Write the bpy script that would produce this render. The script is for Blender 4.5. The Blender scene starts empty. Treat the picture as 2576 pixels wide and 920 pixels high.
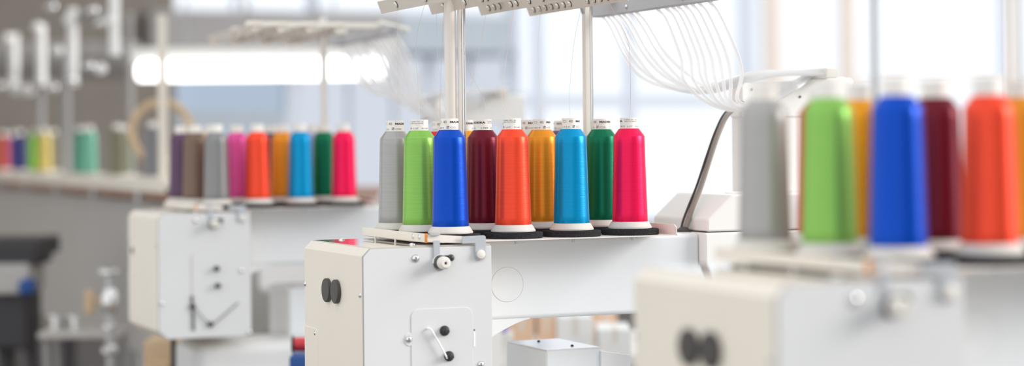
import bpy, bmesh, math, random
from mathutils import Vector, Matrix
random.seed(4)
C = bpy.context.scene.collection
PI = math.pi

# ------------------------------------------------------------------ camera maths
F_PX, CX, HOR, RHO, ZC = 5000.0, 1288.0, 365.0, 0.0105, 1.354
YAW = math.atan(2138.0 / F_PX)
SA, CA = math.sin(YAW), math.cos(YAW)

def ray(px, py):
    x, y = px - CX, py - HOR
    x, y = x - RHO * y, y + RHO * x
    r, t = x / F_PX, -y / F_PX
    return Vector((r * CA + SA, -r * SA + CA, t))

def at(px, py, d):                      # world point at depth d along the view axis
    v = ray(px, py) * d
    return Vector((v.x, v.y, v.z + ZC))

def on_y(px, py, Y):
    v = ray(px, py); k = Y / v.y
    return Vector((v.x * k, Y, ZC + v.z * k))

def on_x(px, py, X):
    v = ray(px, py); k = X / v.x
    return Vector((X, v.y * k, ZC + v.z * k))

# ------------------------------------------------------------------ materials
def lin(c):
    return tuple(((v / 255) / 12.92 if v / 255 <= .04045 else ((v / 255 + .055) / 1.055) ** 2.4) for v in c)

def base_mat(name, rgb, rough=.5, metal=0., spec=.5, coat=0.):
    m = bpy.data.materials.new(name); m.use_nodes = True
    nt = m.node_tree; b = nt.nodes['Principled BSDF']
    b.inputs['Base Color'].default_value = (*lin(rgb), 1)
    b.inputs['Roughness'].default_value = rough
    b.inputs['Metallic'].default_value = metal
    b.inputs['Specular IOR Level'].default_value = spec
    b.inputs['Coat Weight'].default_value = coat
    return m, nt, b

def tex_noise(nt, scale, detail=3, stretch=None):
    tc = nt.nodes.new('ShaderNodeTexCoord'); mp = nt.nodes.new('ShaderNodeMapping')
    if stretch: mp.inputs['Scale'].default_value = stretch
    nt.links.new(tc.outputs['Object'], mp.inputs['Vector'])
    n = nt.nodes.new('ShaderNodeTexNoise'); n.inputs['Scale'].default_value = scale; n.inputs['Detail'].default_value = detail
    nt.links.new(mp.outputs['Vector'], n.inputs['Vector'])
    return n

def add_bump(nt, b, n, strength=.2, dist=.001):
    bp = nt.nodes.new('ShaderNodeBump'); bp.inputs['Strength'].default_value = strength; bp.inputs['Distance'].default_value = dist
    nt.links.new(n.outputs['Fac'], bp.inputs['Height']); nt.links.new(bp.outputs['Normal'], b.inputs['Normal'])

def add_vary(nt, b, n, rgb, lo=.9, hi=1.08):
    r = nt.nodes.new('ShaderNodeMapRange'); r.inputs['From Min'].default_value = .3; r.inputs['From Max'].default_value = .7
    r.inputs['To Min'].default_value = lo; r.inputs['To Max'].default_value = hi
    nt.links.new(n.outputs['Fac'], r.inputs['Value'])
    mx = nt.nodes.new('ShaderNodeVectorMath'); mx.operation = 'SCALE'; mx.inputs[0].default_value = lin(rgb)
    nt.links.new(r.outputs['Result'], mx.inputs['Scale']); nt.links.new(mx.outputs['Vector'], b.inputs['Base Color'])

def painted(name, rgb, rough=.45, bump=.05, scale=400, vary=.02):
    m, nt, b = base_mat(name, rgb, rough)
    n = tex_noise(nt, scale, 2); add_bump(nt, b, n, bump, .0004)
    n2 = tex_noise(nt, 6, 3); add_vary(nt, b, n2, rgb, 1 - vary, 1 + vary)
    return m

def thread_mat(name, rgb):
    m, nt, b = base_mat(name, rgb, .30, .36, .4, .16); b.inputs['Coat Roughness'].default_value = .28
    mxv = max(lin(rgb)); b.inputs['Specular Tint'].default_value = (*[min(1, .25 + .75 * c / mxv) for c in lin(rgb)], 1)
    n = tex_noise(nt, 1.0, 5, (5, 5, 520)); add_vary(nt, b, n, rgb, .93, 1.05)
    n2 = tex_noise(nt, 1.0, 2, (22, 22, 1700)); add_bump(nt, b, n2, .3, .0005)
    return m

def wood(name, rgb):
    m, nt, b = base_mat(name, rgb, .55)
    n = tex_noise(nt, 3, 5, (2, 12, 20)); add_vary(nt, b, n, rgb, .8, 1.15)
    return m

def glass(name, rgb, frost=.0):
    m = bpy.data.materials.new(name); m.use_nodes = True
    nt = m.node_tree; nt.nodes.clear()
    out = nt.nodes.new('ShaderNodeOutputMaterial'); tr = nt.nodes.new('ShaderNodeBsdfTransparent')
    c = lin(rgb); tr.inputs['Color'].default_value = (c[0] ** .5, c[1] ** .5, c[2] ** .5, 1)
    gl = nt.nodes.new('ShaderNodeBsdfGlossy'); gl.inputs['Roughness'].default_value = .05
    tl = nt.nodes.new('ShaderNodeBsdfTranslucent'); tl.inputs['Color'].default_value = (*c, 1)
    m1 = nt.nodes.new('ShaderNodeMixShader'); m1.inputs[0].default_value = frost
    nt.links.new(tr.outputs[0], m1.inputs[1]); nt.links.new(tl.outputs[0], m1.inputs[2])
    m2 = nt.nodes.new('ShaderNodeMixShader'); m2.inputs[0].default_value = .03
    nt.links.new(m1.outputs[0], m2.inputs[1]); nt.links.new(gl.outputs[0], m2.inputs[2])
    nt.links.new(m2.outputs[0], out.inputs['Surface'])
    return m

M = {}
M['cover'] = painted('beige_powder_coat', (241, 232, 218), .4)
M['plate'] = painted('pale_grey_enamel', (222, 223, 224), .38, .03)
M['arm'] = painted('cool_grey_enamel', (236, 240, 244), .45, .12, 300)
M['column'] = painted('off_white_enamel', (250, 248, 244), .42)
M['tray'] = painted('cream_sheet_metal', (240, 233, 226), .4)
M['guide'] = painted('cream_guide_plate', (226, 217, 205), .45)
M['rail'] = painted('satin_grey_rail', (190, 191, 194), .4)
M['post'] = painted('beige_post', (246, 239, 230), .3)
M['top'], _nt, _b = base_mat('polished_beige_lid', (214, 207, 196), .06, 0, .8, .6)
add_bump(_nt, _b, tex_noise(_nt, 8, 2), .02, .001)
M['chrome'], _, _ = base_mat('chrome', (225, 225, 225), .12, 1.)
M['steel'], _nt, _b = base_mat('brushed_steel', (188, 190, 193), .32, .85)
add_bump(_nt, _b, tex_noise(_nt, 1, 3, (30, 900, 30)), .1, .0003)
M['zinc'] = painted('zinc_bracket', (188, 192, 198), .35)
M['dark'] = painted('dark_gunmetal', (62, 60, 60), .35)
M['black'] = painted('matt_black_plastic', (70, 66, 64), .5, .1)
M['nylon'], _nt, _b = base_mat('white_nylon', (238, 233, 224), .35)
_b.inputs['Subsurface Weight'].default_value = .0
M['seam_grey'] = painted('pale_seam', (196, 198, 201), .6)
M['gap'] = painted('dark_seam', (60, 58, 56), .7)
M['orange'], _nt, _b = base_mat('orange_tape', (245, 165, 60), .4)
add_vary(_nt, _b, tex_noise(_nt, 150, 1), (245, 150, 50), .7, 1.2)
M['tip'], _nt, _b = base_mat('paper_tip', (240, 235, 228), .5)
M['ink'], _, _ = base_mat('printing_ink', (58, 52, 54), .6)
M['ink_grey'], _, _ = base_mat('pale_printing_ink', (120, 114, 112), .6)
M['flange'], _nt, _b = base_mat('pale_plastic_base', (217, 212, 205), .4)
def milky(name, clear):
    m = bpy.data.materials.new(name); m.use_nodes = True
    nt = m.node_tree; nt.nodes.clear(); N = nt.nodes.new
    out = N('ShaderNodeOutputMaterial'); tr = N('ShaderNodeBsdfTransparent'); df = N('ShaderNodeBsdfDiffuse'); tl = N('ShaderNodeBsdfTranslucent'); gl = N('ShaderNodeBsdfGlossy')
    df.inputs['Color'].default_value = tl.inputs['Color'].default_value = (.95, .95, .95, 1); gl.inputs['Roughness'].default_value = .2
    tr.inputs['Color'].default_value = (.98, .98, .98, 1)
    a, b, c = N('ShaderNodeMixShader'), N('ShaderNodeMixShader'), N('ShaderNodeMixShader')
    a.inputs[0].default_value = .70; b.inputs[0].default_value = clear; c.inputs[0].default_value = .06
    L = nt.links.new
    L(df.outputs[0], a.inputs[1]); L(tl.outputs[0], a.inputs[2]); L(a.outputs[0], b.inputs[1]); L(tr.outputs[0], b.inputs[2])
    L(b.outputs[0], c.inputs[1]); L(gl.outputs[0], c.inputs[2]); L(c.outputs[0], out.inputs['Surface'])
    return m
M['tube'] = milky('milky_tube', .5)
M['tube_shade_lift'] = milky('shade_whitened_tube', .22)  # same tubes made less clear, to whiten them in the left machine's shade
M['felt'], _nt, _b = base_mat('black_felt', (50, 49, 51), .95, 0, .1)
_n = tex_noise(_nt, 500, 4, (1, 1, 2.5)); add_bump(_nt, _b, _n, .9, .002); add_vary(_nt, _b, _n, (50, 49, 51), .55, 1.7)
M['cable'] = painted('grey_cable_sheath', (150, 141, 133), .45)
M['white_gloss'], _, _ = base_mat('gloss_white_rail_lit_top', (246, 247, 248), .12, 0, .7, .5)
M['red'] = painted('red_plastic', (200, 50, 60), .4)
M['blue'] = painted('blue_plastic', (30, 80, 150), .4)
M['lilac'] = painted('lilac_cloth', (150, 130, 205), .6)
M['card'] = painted('cardboard', (244, 208, 178), .8, .2, 80, .06)
M['white'] = painted('white_paint', (252, 252, 251), .4)
M['wood'] = wood('warm_wood', (176, 128, 96))
M['ply'] = wood('pale_wood', (214, 186, 150))
M['wall_dark'] = painted('taupe_plaster', (128, 121, 114), .8, .2, 40, .05)
M['wall_grey'] = painted('grey_plaster', (160, 158, 158), .8, .2, 40, .04)
M['wall_blue'] = painted('blue_grey_frame_lit_trim', (178, 188, 198), .8, .2, 40, .04)
M['reflection_dark_wall'] = painted('reflection_dark_brown', (62, 58, 55), .7, .1, 30, .05)
M['dark_skirting'] = painted('dark_grey_skirting', (92, 88, 88), .6)
M['floor'] = painted('grey_concrete', (128, 124, 122), .5, .15, 25, .08)
M['body_grey'] = painted('mid_grey_enamel', (188, 184, 180), .5)
M['dark_metal'] = painted('charcoal_metal', (58, 55, 58), .5)
M['frame'] = painted('blue_grey_window_frame', (208, 216, 228), .5)
M['frame_warm'] = painted('warm_window_frame', (226, 213, 203), .5)
M['glass_clear'] = glass('clear_glass', (242, 245, 250))
M['glass_pale'] = glass('pale_tinted_glass', (196, 201, 211), .0)
M['glass_blue'] = glass('blue_tinted_glass', (164, 178, 194), .0)
M['lamp'], _nt, _b = base_mat('fluorescent_tube', (255, 255, 255), .4)
_b.inputs['Emission Color'].default_value = (1, .99, .97, 1); _b.inputs['Emission Strength'].default_value = 3.0

# ------------------------------------------------------------------ mesh helpers
def finish(bm, sharp=.6):
    bm.normal_update()
    for f in bm.faces: f.smooth = True
    for e in bm.edges:
        if len(e.link_faces) == 2:
            e.smooth = e.calc_face_angle(0) < sharp
        else: e.smooth = False

def obj(name, bm, m, parent=None, sharp=.6):
    finish(bm, sharp)
    me = bpy.data.meshes.new(name); bm.to_mesh(me); bm.free()
    me.materials.append(M[m] if isinstance(m, str) else m)
    o = bpy.data.objects.new(name, me); C.objects.link(o)
    if parent: o.parent = parent
    if len(me.polygons) < 900:
        wn_ = o.modifiers.new('weighted', 'WEIGHTED_NORMAL'); wn_.keep_sharp = True; wn_.weight = 90
    return o

def tag(o, label, cat=None, group=None, kind=None):
    o['label'] = label
    if cat: o['category'] = cat
    if group: o['group'] = group
    if kind: o['kind'] = kind
    return o

def thing(name, label, cat, loc=(0, 0, 0), rz=0, group=None):
    o = bpy.data.objects.new(name, None); C.objects.link(o)
    o.empty_display_size = .05
    o.location = loc; o.rotation_euler = (0, 0, rz)
    return tag(o, label, cat, group)

def struct(name, bm, m, label=None, parent=None):
    o = obj(name, bm, m, parent)
    if not parent: o['kind'] = 'structure'
    if label: o['label'] = label
    return o

def B(): return bmesh.new()

def merge(bm, tmp):
    me = bpy.data.meshes.new('tmp'); tmp.to_mesh(me); tmp.free()
    bm.from_mesh(me); bpy.data.meshes.remove(me)

def box(bm, x0, x1, y0, y1, z0, z1, bev=0., seg=2):
    t = bmesh.new()
    bmesh.ops.create_cube(t, size=1)
    for v in t.verts:
        v.co = Vector(((x0 + x1) / 2 + v.co.x * (x1 - x0), (y0 + y1) / 2 + v.co.y * (y1 - y0), (z0 + z1) / 2 + v.co.z * (z1 - z0)))
    if bev > 0:
        bmesh.ops.bevel(t, geom=list(t.edges), offset=bev, segments=seg, profile=.5, affect='EDGES')
    merge(bm, t); return bm

def prism(bm, poly, a0, a1, plane='xz', bev=0., seg=2):
    """polygon in a plane, extruded from a0 to a1 along the third axis"""
    t = bmesh.new()
    def P(p, a):
        return {'xz': (p[0], a, p[1]), 'xy': (p[0], p[1], a), 'yz': (a, p[0], p[1])}[plane]
    lo = [t.verts.new(P(p, a0)) for p in poly]; hi = [t.verts.new(P(p, a1)) for p in poly]
    n = len(poly)
    t.faces.new(lo); t.faces.new(hi[::-1])
    for i in range(n): t.faces.new((lo[i], hi[i], hi[(i + 1) % n], lo[(i + 1) % n]))
    bmesh.ops.recalc_face_normals(t, faces=list(t.faces))
    if bev > 0:
        bmesh.ops.bevel(t, geom=list(t.edges), offset=bev, segments=seg, profile=.5, affect='EDGES', clamp_overlap=True)
    merge(bm, t); return bm

def axis_mat(axis):
    z = Vector(axis).normalized()
    return z.to_track_quat('Z', 'Y').to_matrix().to_4x4()

def lathe(bm, prof, c=(0, 0, 0), axis=(0, 0, 1), seg=32):
    """prof: list of (r, h) from bottom to top along axis; closed with caps where r > 0 at the ends"""
    mt = Matrix.Translation(Vector(c)) @ axis_mat(axis)
    rings = []
    for r, h in prof:
        if r < 1e-7: rings.append([bm.verts.new(mt @ Vector((0, 0, h)))])
        else: rings.append([bm.verts.new(mt @ Vector((r * math.cos(2 * PI * i / seg), r * math.sin(2 * PI * i / seg), h))) for i in range(seg)])
    for a, b in zip(rings, rings[1:]):
        for i in range(seg):
            j = (i + 1) % seg
            if len(a) == 1 and len(b) == 1: continue
            if len(a) == 1: bm.faces.new((a[0], b[j], b[i]))
            elif len(b) == 1: bm.faces.new((a[i], a[j], b[0]))
            else: bm.faces.new((a[i], a[j], b[j], b[i]))
    if len(rings[0]) > 1: bm.faces.new(rings[0][::-1])
    if len(rings[-1]) > 1: bm.faces.new(rings[-1])
    return bm

def cyl(bm, p0, p1, r, seg=16, bev=0.):
    p0, p1 = Vector(p0), Vector(p1); L = (p1 - p0).length
    if bev: prof = [(r - bev, 0), (r, bev), (r, L - bev), (r - bev, L)]
    else: prof = [(r, 0), (r, L)]
    return lathe(bm, prof, p0, p1 - p0, seg)

def dome(bm, c, axis, r, h, seg=16, n=5):
    return lathe(bm, [(r, 0)] + [(r * math.cos(k * PI / 2 / n), .15 * h + h * .85 * math.sin(k * PI / 2 / n)) for k in range(n)] + [(0, h)], c, axis, seg)

def ring(bm, c, axis, R, r, seg=32, m=8):
    mt = Matrix.Translation(Vector(c)) @ axis_mat(axis)
    rs = []
    for i in range(seg):
        a = 2 * PI * i / seg
        rs.append([bm.verts.new(mt @ Vector(((R + r * math.cos(2 * PI * k / m)) * math.cos(a), (R + r * math.cos(2 * PI * k / m)) * math.sin(a), r * math.sin(2 * PI * k / m)))) for k in range(m)])
    for i in range(seg):
        for k in range(m):
            bm.faces.new((rs[i][k], rs[(i + 1) % seg][k], rs[(i + 1) % seg][(k + 1) % m], rs[i][(k + 1) % m]))
    return bm

def smooth_path(pts, n=8):
    P = [Vector(p) for p in pts]
    if len(P) < 3: return P
    Q = [2 * P[0] - P[1]] + P + [2 * P[-1] - P[-2]]; out = []
    for i in range(1, len(Q) - 2):
        a, b, c, d = Q[i - 1:i + 3]
        for k in range(n):
            t = k / n
            out.append(.5 * ((2 * b) + (c - a) * t + (2 * a - 5 * b + 4 * c - d) * t * t + (3 * b - a - 3 * c + d) * t ** 3))
    out.append(P[-1]); return out

def tube(bm, pts, r, seg=10, n=8, smooth=True):
    P = smooth_path(pts, n) if smooth else [Vector(p) for p in pts]
    up = Vector((0, 0, 1)); rings = []
    tan0 = (P[1] - P[0]).normalized()
    nrm = tan0.cross(up)
    if nrm.length < 1e-3: nrm = tan0.cross(Vector((1, 0, 0)))
    nrm.normalize()
    for i, p in enumerate(P):
        t = (P[min(i + 1, len(P) - 1)] - P[max(i - 1, 0)]).normalized()
        nrm = (nrm - t * nrm.dot(t)).normalized(); bn = t.cross(nrm)
        rings.append([bm.verts.new(p + r * (math.cos(2 * PI * k / seg) * nrm + math.sin(2 * PI * k / seg) * bn)) for k in range(seg)])
    for a, b in zip(rings, rings[1:]):
        for k in range(seg):
            bm.faces.new((a[k], a[(k + 1) % seg], b[(k + 1) % seg], b[k]))
    bm.faces.new(rings[0][::-1]); bm.faces.new(rings[-1])
    return bm

def rounded(x0, x1, z0, z1, r, n=5):
    pts = []
    for cx_, cz_, a0 in ((x1 - r, z1 - r, 0), (x0 + r, z1 - r, PI / 2), (x0 + r, z0 + r, PI), (x1 - r, z0 + r, 1.5 * PI)):
        for k in range(n + 1):
            a = a0 + k * PI / 2 / n
            pts.append((cx_ + r * math.cos(a), cz_ + r * math.sin(a)))
    return pts

# ------------------------------------------------------------------ lettering
_glyphs = {}
def glyphs(s, size, xs=1.0, bold=0.):
    key = (s, size, xs, bold)
    if key not in _glyphs:
        cu = bpy.data.curves.new('txt', 'FONT'); cu.body = s; cu.size = size; cu.offset = bold; cu.resolution_u = 2
        o = bpy.data.objects.new('txt', cu); C.objects.link(o)
        dg = bpy.context.evaluated_depsgraph_get(); me = o.evaluated_get(dg).to_mesh()
        vs = [(v.co.x * xs, v.co.y) for v in me.vertices]; fs = [tuple(p.vertices) for p in me.polygons]
        o.evaluated_get(dg).to_mesh_clear(); bpy.data.objects.remove(o); bpy.data.curves.remove(cu)
        _glyphs[key] = (vs, fs)
    return _glyphs[key]

def wrap_text(bm, s, size, s0, z, r, centre, xs=1.0, bold=0., fit=None):
    vs, fs = glyphs(s, size, xs, bold)
    w = max(v[0] for v in vs) if vs else 1
    k = (fit / w) if fit else 1
    vv = []
    for x, y in vs:
        th = (s0 + x * k - centre) / r - YAW
        vv.append(bm.verts.new((r * math.sin(th), -r * math.cos(th), z + y)))
    for f in fs:
        try: bm.faces.new([vv[i] for i in f])
        except ValueError: pass

def wrap_rect(bm, s0, s1, z0, z1, r, centre):
    n = 3; row = []
    for i in range(n + 1):
        th = (s0 + (s1 - s0) * i / n - centre) / r - YAW
        row.append((bm.verts.new((r * math.sin(th), -r * math.cos(th), z0)), bm.verts.new((r * math.sin(th), -r * math.cos(th), z1))))
    for a, b in zip(row, row[1:]): bm.faces.new((a[0], b[0], b[1], a[1]))

def lettering(tip, centre, col, lot):
    r = .01525
    bm = B()
    wrap_text(bm, 'MADEIRA', .0046, .0088, .1813, r, centre, bold=.00016, fit=.0310)
    # square mark beside the colour number
    s, z, q = .0032, .1722, .0041
    wrap_rect(bm, s, s + q, z + q - .0005, z + q, r, centre); wrap_rect(bm, s, s + q, z, z + .0005, r, centre)
    wrap_rect(bm, s, s + .0005, z + .0005, z + q - .0005, r, centre); wrap_rect(bm, s + q - .0005, s + q, z + .0005, z + q - .0005, r, centre)
    wrap_rect(bm, s + .0008, s + .0019, z + .0008, z + .0018, r, centre); wrap_rect(bm, s + .0019, s + .0033, z + .0020, z + .0033, r, centre)
    o = obj('brand_lettering', bm, 'ink', tip)
    bm = B()
    wrap_text(bm, '40', .0062, -.0033, .1808, r, centre, fit=.0066)
    for q in ((-.0150, -.0082, .1843, .1847), (-.0150, -.0082, .1810, .1814), (-.0150, -.0146, .1814, .1843), (-.0086, -.0082, .1814, .1843)):
        wrap_rect(bm, *q, r, centre)
    wrap_text(bm, 'SUPER NO. 40', .0026, .0434, .1840, r, centre, fit=.0240)
    wrap_text(bm, '100% POLYESTER', .0026, .0434, .1812, r, centre, fit=.0240)
    wrap_text(bm, 'COL.', .0044, .0091, .1722, r, centre, fit=.0130)
    wrap_text(bm, col, .0044, .0310, .1722, r, centre, fit=.0143)
    wrap_text(bm, 'LOT', .0036, .0490, .1722, r, centre, fit=.0096)
    wrap_text(bm, lot[:5], .0036, .0640, .1722, r, centre, fit=.0125)
    wrap_text(bm, lot[-4:], .0036, -.0163, .1722, r, centre, fit=.0140)
    obj('small_lettering', bm, 'ink_grey', tip)

# ------------------------------------------------------------------ thread cones
COL = dict(gray=(170, 168, 167), green=(138, 192, 92), blue=(2, 74, 190), maroon=(106, 24, 42), orange=(252, 80, 52),
           amber=(240, 152, 44), turq=(0, 150, 206), dgreen=(6, 112, 78), pink=(255, 26, 88), red=(214, 40, 44),
           yellow=(246, 166, 40), cream=(222, 216, 208), brown=(120, 100, 88), plum=(92, 70, 92), tan=(222, 176, 132),
           steel=(138, 138, 138), magenta=(226, 88, 156), navy=(40, 40, 74), lavender=(176, 168, 214), olive=(122, 118, 98),
           mint=(120, 180, 156), teal=(84, 146, 124), lime=(132, 204, 62), gold=(196, 176, 104), indigo=(44, 46, 98),
           violet=(96, 88, 160), rust=(176, 74, 60), sage=(128, 134, 118), ash=(124, 124, 128))
TM = {k: thread_mat(k + '_thread', v) for k, v in COL.items()}
SM = {}
for k, v in COL.items():
    SM[k], _, _ = base_mat(k + '_strand', tuple(int(c * .22 + 240 * .78) for c in v), .5)

def body_prof():
    p = [(.0300, .0118), (.0304, .0125)]
    for i in range(1, 12): p.append((.0304 - (.0304 - .0264) * i / 12, .0125 + .1445 * i / 12))
    p += [(.0264, .157), (.0258, .1582), (.0172, .1698), (.0156, .1702)]
    return p
_me = {}
def shared(key, build):
    if key not in _me:
        bm = B(); build(bm); finish(bm)
        me = bpy.data.meshes.new(key); bm.to_mesh(me); bm.free(); _me[key] = me
    return _me[key]

def cone(loc, colour, label, group, text=None, strand=None):
    t = thing('thread_cone', label, 'thread cone', loc, 0, group)
    def child(nm, key, build, m):
        me = shared(key, build).copy() if m[0] == 'own' else shared(key, build)
        mt = m[1]
        o = bpy.data.objects.new(nm, me); C.objects.link(o); o.parent = t
        if not me.materials: me.materials.append(mt)
        return o
    child('cone_base', 'flange_mesh', lambda bm: lathe(bm, [(.0355, 0), (.0372, .0008), (.0372, .0030), (.0362, .0042), (.0325, .0108), (.0305, .0122), (.0290, .0122)], seg=48), ('shared', M['flange']))
    child('thread_winding', 'winding_mesh', lambda bm: lathe(bm, body_prof(), seg=48), ('own', TM[colour]))
    tip = child('cone_tip', 'tip_mesh', lambda bm: lathe(bm, [(.0156, .1690), (.0151, .1698), (.0149, .1876), (.0145, .1884), (.0128, .1884), (.0124, .1874), (.0122, .1800), (0, .1800)], seg=40), ('shared', M['tip']))
    if text: lettering(tip, *text)
    if strand:
        bm = B(); tube(bm, strand, .00030, 5, 6)
        obj('thread_strand', bm, SM[colour], t)
    return t

def felt(loc, label, r=.0492, h=.0100):
    me = shared('felt_mesh', lambda bm: lathe(bm, [(.0482, 0), (.0492, .0012), (.0493, .0088), (.0484, .0100), (.008, .0100)], seg=48))
    if not me.materials: me.materials.append(M['felt'])
    o = bpy.data.objects.new('felt_pad', me); C.objects.link(o); o.location = loc
    return tag(o, label, 'felt pad', 'felt pads under the thread cones')

# ------------------------------------------------------------------ embroidery machine
def screw(parent, c, axis, r=.0042, h=.0026, m='chrome'):
    bm = B(); lathe(bm, [(r * 1.12, 0), (r * 1.12, .0003)], c, axis, 16); dome(bm, c, axis, r, h)
    a = Vector(axis).normalized(); s = a.cross(Vector((0, 0, 1))) if abs(a.z) < .9 else Vector((1, 0, 0))
    return obj('screw', bm, m, parent)

HEAD_POLY = [(-.2934, .925), (-.2934, 1.1822), (-.2812, 1.1945), (-.0745, 1.1945), (-.0745, .906), (-.272, .906)]

def machine(label, root, variant, hu=0., rack=None):
    R = thing('embroidery_machine', label, 'embroidery machine', root, 0, 'embroidery machines standing in a row')
    dz = root[2]
    # ---- head
    def sh(poly, d): return [(x + d, z) for x, z in poly]
    bm = B(); prism(bm, sh(HEAD_POLY, hu), -.0832, .223, 'xz', .0012, 2)
    cover = obj('head_cover', bm, 'cover', R, .3); cover['label'] = 'beige front cover with chamfered top edge'
    vf = -.0855
    ins = [(-.2926, .9255), (-.2926, 1.1815), (-.2808, 1.1935), (-.0752, 1.1935), (-.0752, .907), (-.2716, .907)]
    bm = B(); prism(bm, sh(ins, hu), vf, -.0834, 'xz', .0008, 2)
    side = obj('side_plate', bm, 'plate', R, .3); side['label'] = 'pale grey side plate'
    bm = B(); prism(bm, sh([(-.2931, .9253), (-.2931, 1.1819), (-.2810, 1.1941), (-.0747, 1.1941), (-.0747, .9064), (-.2718, .9064)], hu), -.0838, -.0826, 'xz'); obj('seam', bm, 'gap', R)
    bm = B(); box(bm, -.2795 + hu, -.0765 + hu, -.0815, .219, 1.1946, 1.1958, .0004)
    lid = obj('lid', bm, 'top', R); lid['label'] = 'polished lid reflecting the cones'
    screw(lid, (-.235 + hu, .196, 1.1958), (0, 0, 1), .005, .0028)
    screw(lid, (-.190 + hu, -.030, 1.1958), (0, 0, 1), .005, .0028)
    xf = -.2934 + hu
    for v, z in ((.0895, 1.1190), (.0425, 1.1196)) if variant != 'lever' else ():
        bm = B(); lathe(bm, [(.0186, 0), (.0196, .0008), (.0196, .0052), (.0186, .0064), (.0, .0066)], (xf, v, z), (-1, 0, 0), 36)
        o = obj('plug', bm, 'black', cover); o['label'] = 'round black plastic plug'
    for v, z in ((.2180, 1.1217), (-.0720, 1.1211), (.1640, 1.0422)):
        screw(cover, (xf, v, z), (-1, 0, 0), .0044)
    if variant == 'lever': screw(cover, (xf, .180, 1.0990), (-1, 0, 0), .0080, .004, 'dark')
    bm = B()
    pl = [(.150, .93), (.150, 1.040)] + [(.160 - .010 * math.cos(a), 1.040 + .010 * math.sin(a)) for a in (PI / 6, PI / 3, PI / 2)] + [(.2215, 1.050), (.2215, .93)]
    prism(bm, pl, xf - .0012, xf + .001, 'yz', .0004, 1); obj('service_panel', bm, 'cover', cover)
    # ---- side details
    s = Vector((hu, 0, 0))
    def sp(u, z, out=0.): return Vector((u + hu, vf - out, z))
    screw(side, sp(-.2053, 1.1764), (0, -1, 0), .0058, .0036)
    w = B(); lathe(w, [(.0128, 0), (.0132, .0008), (.0132, .0022), (.0122, .003)], sp(-.1640, 1.1690), (0, -1, 0), 32)
    tk = obj('tension_knob', w, 'chrome', side)
    w = B(); lathe(w, [(.0108, .003), (.0108, .0105), (.0098, .0115)], sp(-.1640, 1.1690), (0, -1, 0), 32); obj('collar', w, 'dark', tk) if False else obj('collar', w, 'dark', side)
    w = B(); lathe(w, [(.0098, .0112), (.0102, .0125), (.0100, .0215), (.0076, .0262), (.0068, .0268), (.0026, .0268), (.0024, .0225), (0, .0225)], sp(-.1640, 1.1690), (0, -1, 0), 32)
    nk = obj('knob', w, 'nylon', side); nk['label'] = 'white nylon knob with a hole'
    w = B(); lathe(w, [(.0025, .0226), (.0025, .0228)], sp(-.1640, 1.1690), (0, -1, 0), 16); obj('knob_hole', w, 'dark', side)
    w = B(); box(w, -.1575 + hu, -.1440 + hu, vf - .0035, vf, 1.1735, 1.1800, .001); dome(w, sp(-.1460, 1.1758, .002), (0, -1, 0), .0056, .0055); obj('hook_clamp', w, 'dark', side)
    if variant == 'access':
        pol = rounded(-.2140 + hu, -.1095 + hu, .93, 1.0960, .012)
        w = B(); prism(w, pol, vf - .0011, vf + .0005, 'xz', .0005, 2)
        lug = [(-.2172 + hu + .0085 * math.cos(a), 1.0490 + .0105 * math.sin(a)) for a in [k * PI / 8 for k in range(16)]]
        prism(w, lug, vf - .0010, vf + .0005, 'xz', .0004, 1)
        ap = obj('access_plate', w, 'plate', side)
        screw(side, sp(-.2184, 1.0493, .001), (0, -1, 0), .0052, .0032)
        screw(side, sp(-.0955, 1.0030), (0, -1, 0), .0052, .0032)
        for u, z in ((-.1582, 1.0603), (-.1510, 1.0196)):
            w = B(); lathe(w, [(.0078, 0), (.0082, .0006), (.0082, .0024), (.0058, .003), (.0054, .0085), (.0030, .0092), (.0030, .0165), (.0024, .0172)], sp(u, z, .001), (0, -1, 0), 20)
            o = obj('stud', w, 'dark', side)
        w = B(); tube(w, [sp(-.1870, 1.0648, .001), sp(-.1850, 1.0648, .006), sp(-.1815, 1.0610, .008), sp(-.1690, 1.0400, .008), sp(-.1560, 1.0165, .008)], .0016, 8, 6)
        o = obj('take_up_lever', w, 'white', side); o['label'] = 'thin white take-up lever'
        w = B(); box(w, -.1078 + hu, -.1048 + hu, vf - .0006, vf + .0004, 1.0320, 1.0555, .0002); obj('slot_cover', w, 'white', side)
        w = B(); lathe(w, [(.0012, 0), (.0012, .0006)], sp(-.1062, 1.0590), (0, -1, 0), 10); obj('pin_hole', w, 'black', side)
    elif variant == 'lever':
        w = B(); box(w, -.2168 + hu, -.2142 + hu, vf - .0004, vf + .001, .9920, 1.0990, .0001); obj('lever_slot', w, 'body_grey', side)
        for u, z in ((-.1570, 1.0650), (-.1545, 1.0254)):
            w = B(); lathe(w, [(.0065, 0), (.0068, .001), (.0060, .006), (.0050, .007), (.0048, .014), (.0040, .015)], sp(u, z), (0, -1, 0), 18); obj('stud', w, 'black', side)
        w = B(); cyl(w, sp(-.2150, 1.0050, .003), sp(-.2120, .9250, .003), .0022, 10); tube(w, [sp(-.2130, .9801, .005), sp(-.1980, .9620, .005), sp(-.1725, .9372, .005), sp(-.1500, .9500, .005), sp(-.1062, .9848, .004)], .0011, 8, 5)
        o = obj('check_spring', w, 'dark', side)
        for u, z in ((-.2140, .9801), (-.1725, .9372)):
            w = B(); lathe(w, [(.0066, 0), (.0070, .001), (.0060, .007), (.003, .009)], sp(u, z), (0, -1, 0), 18); obj('stud', w, 'dark', side)
        for u, z in ((-.0980, 1.0584), (-.2860, .9895), (-.0800, .9140)):
            screw(side, sp(u, z), (0, -1, 0), .0055, .0045)
    # ---- lever bar over the lid
    vb = -.081; bu = hu * (.45 if hu > 0 else 1.0)
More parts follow.
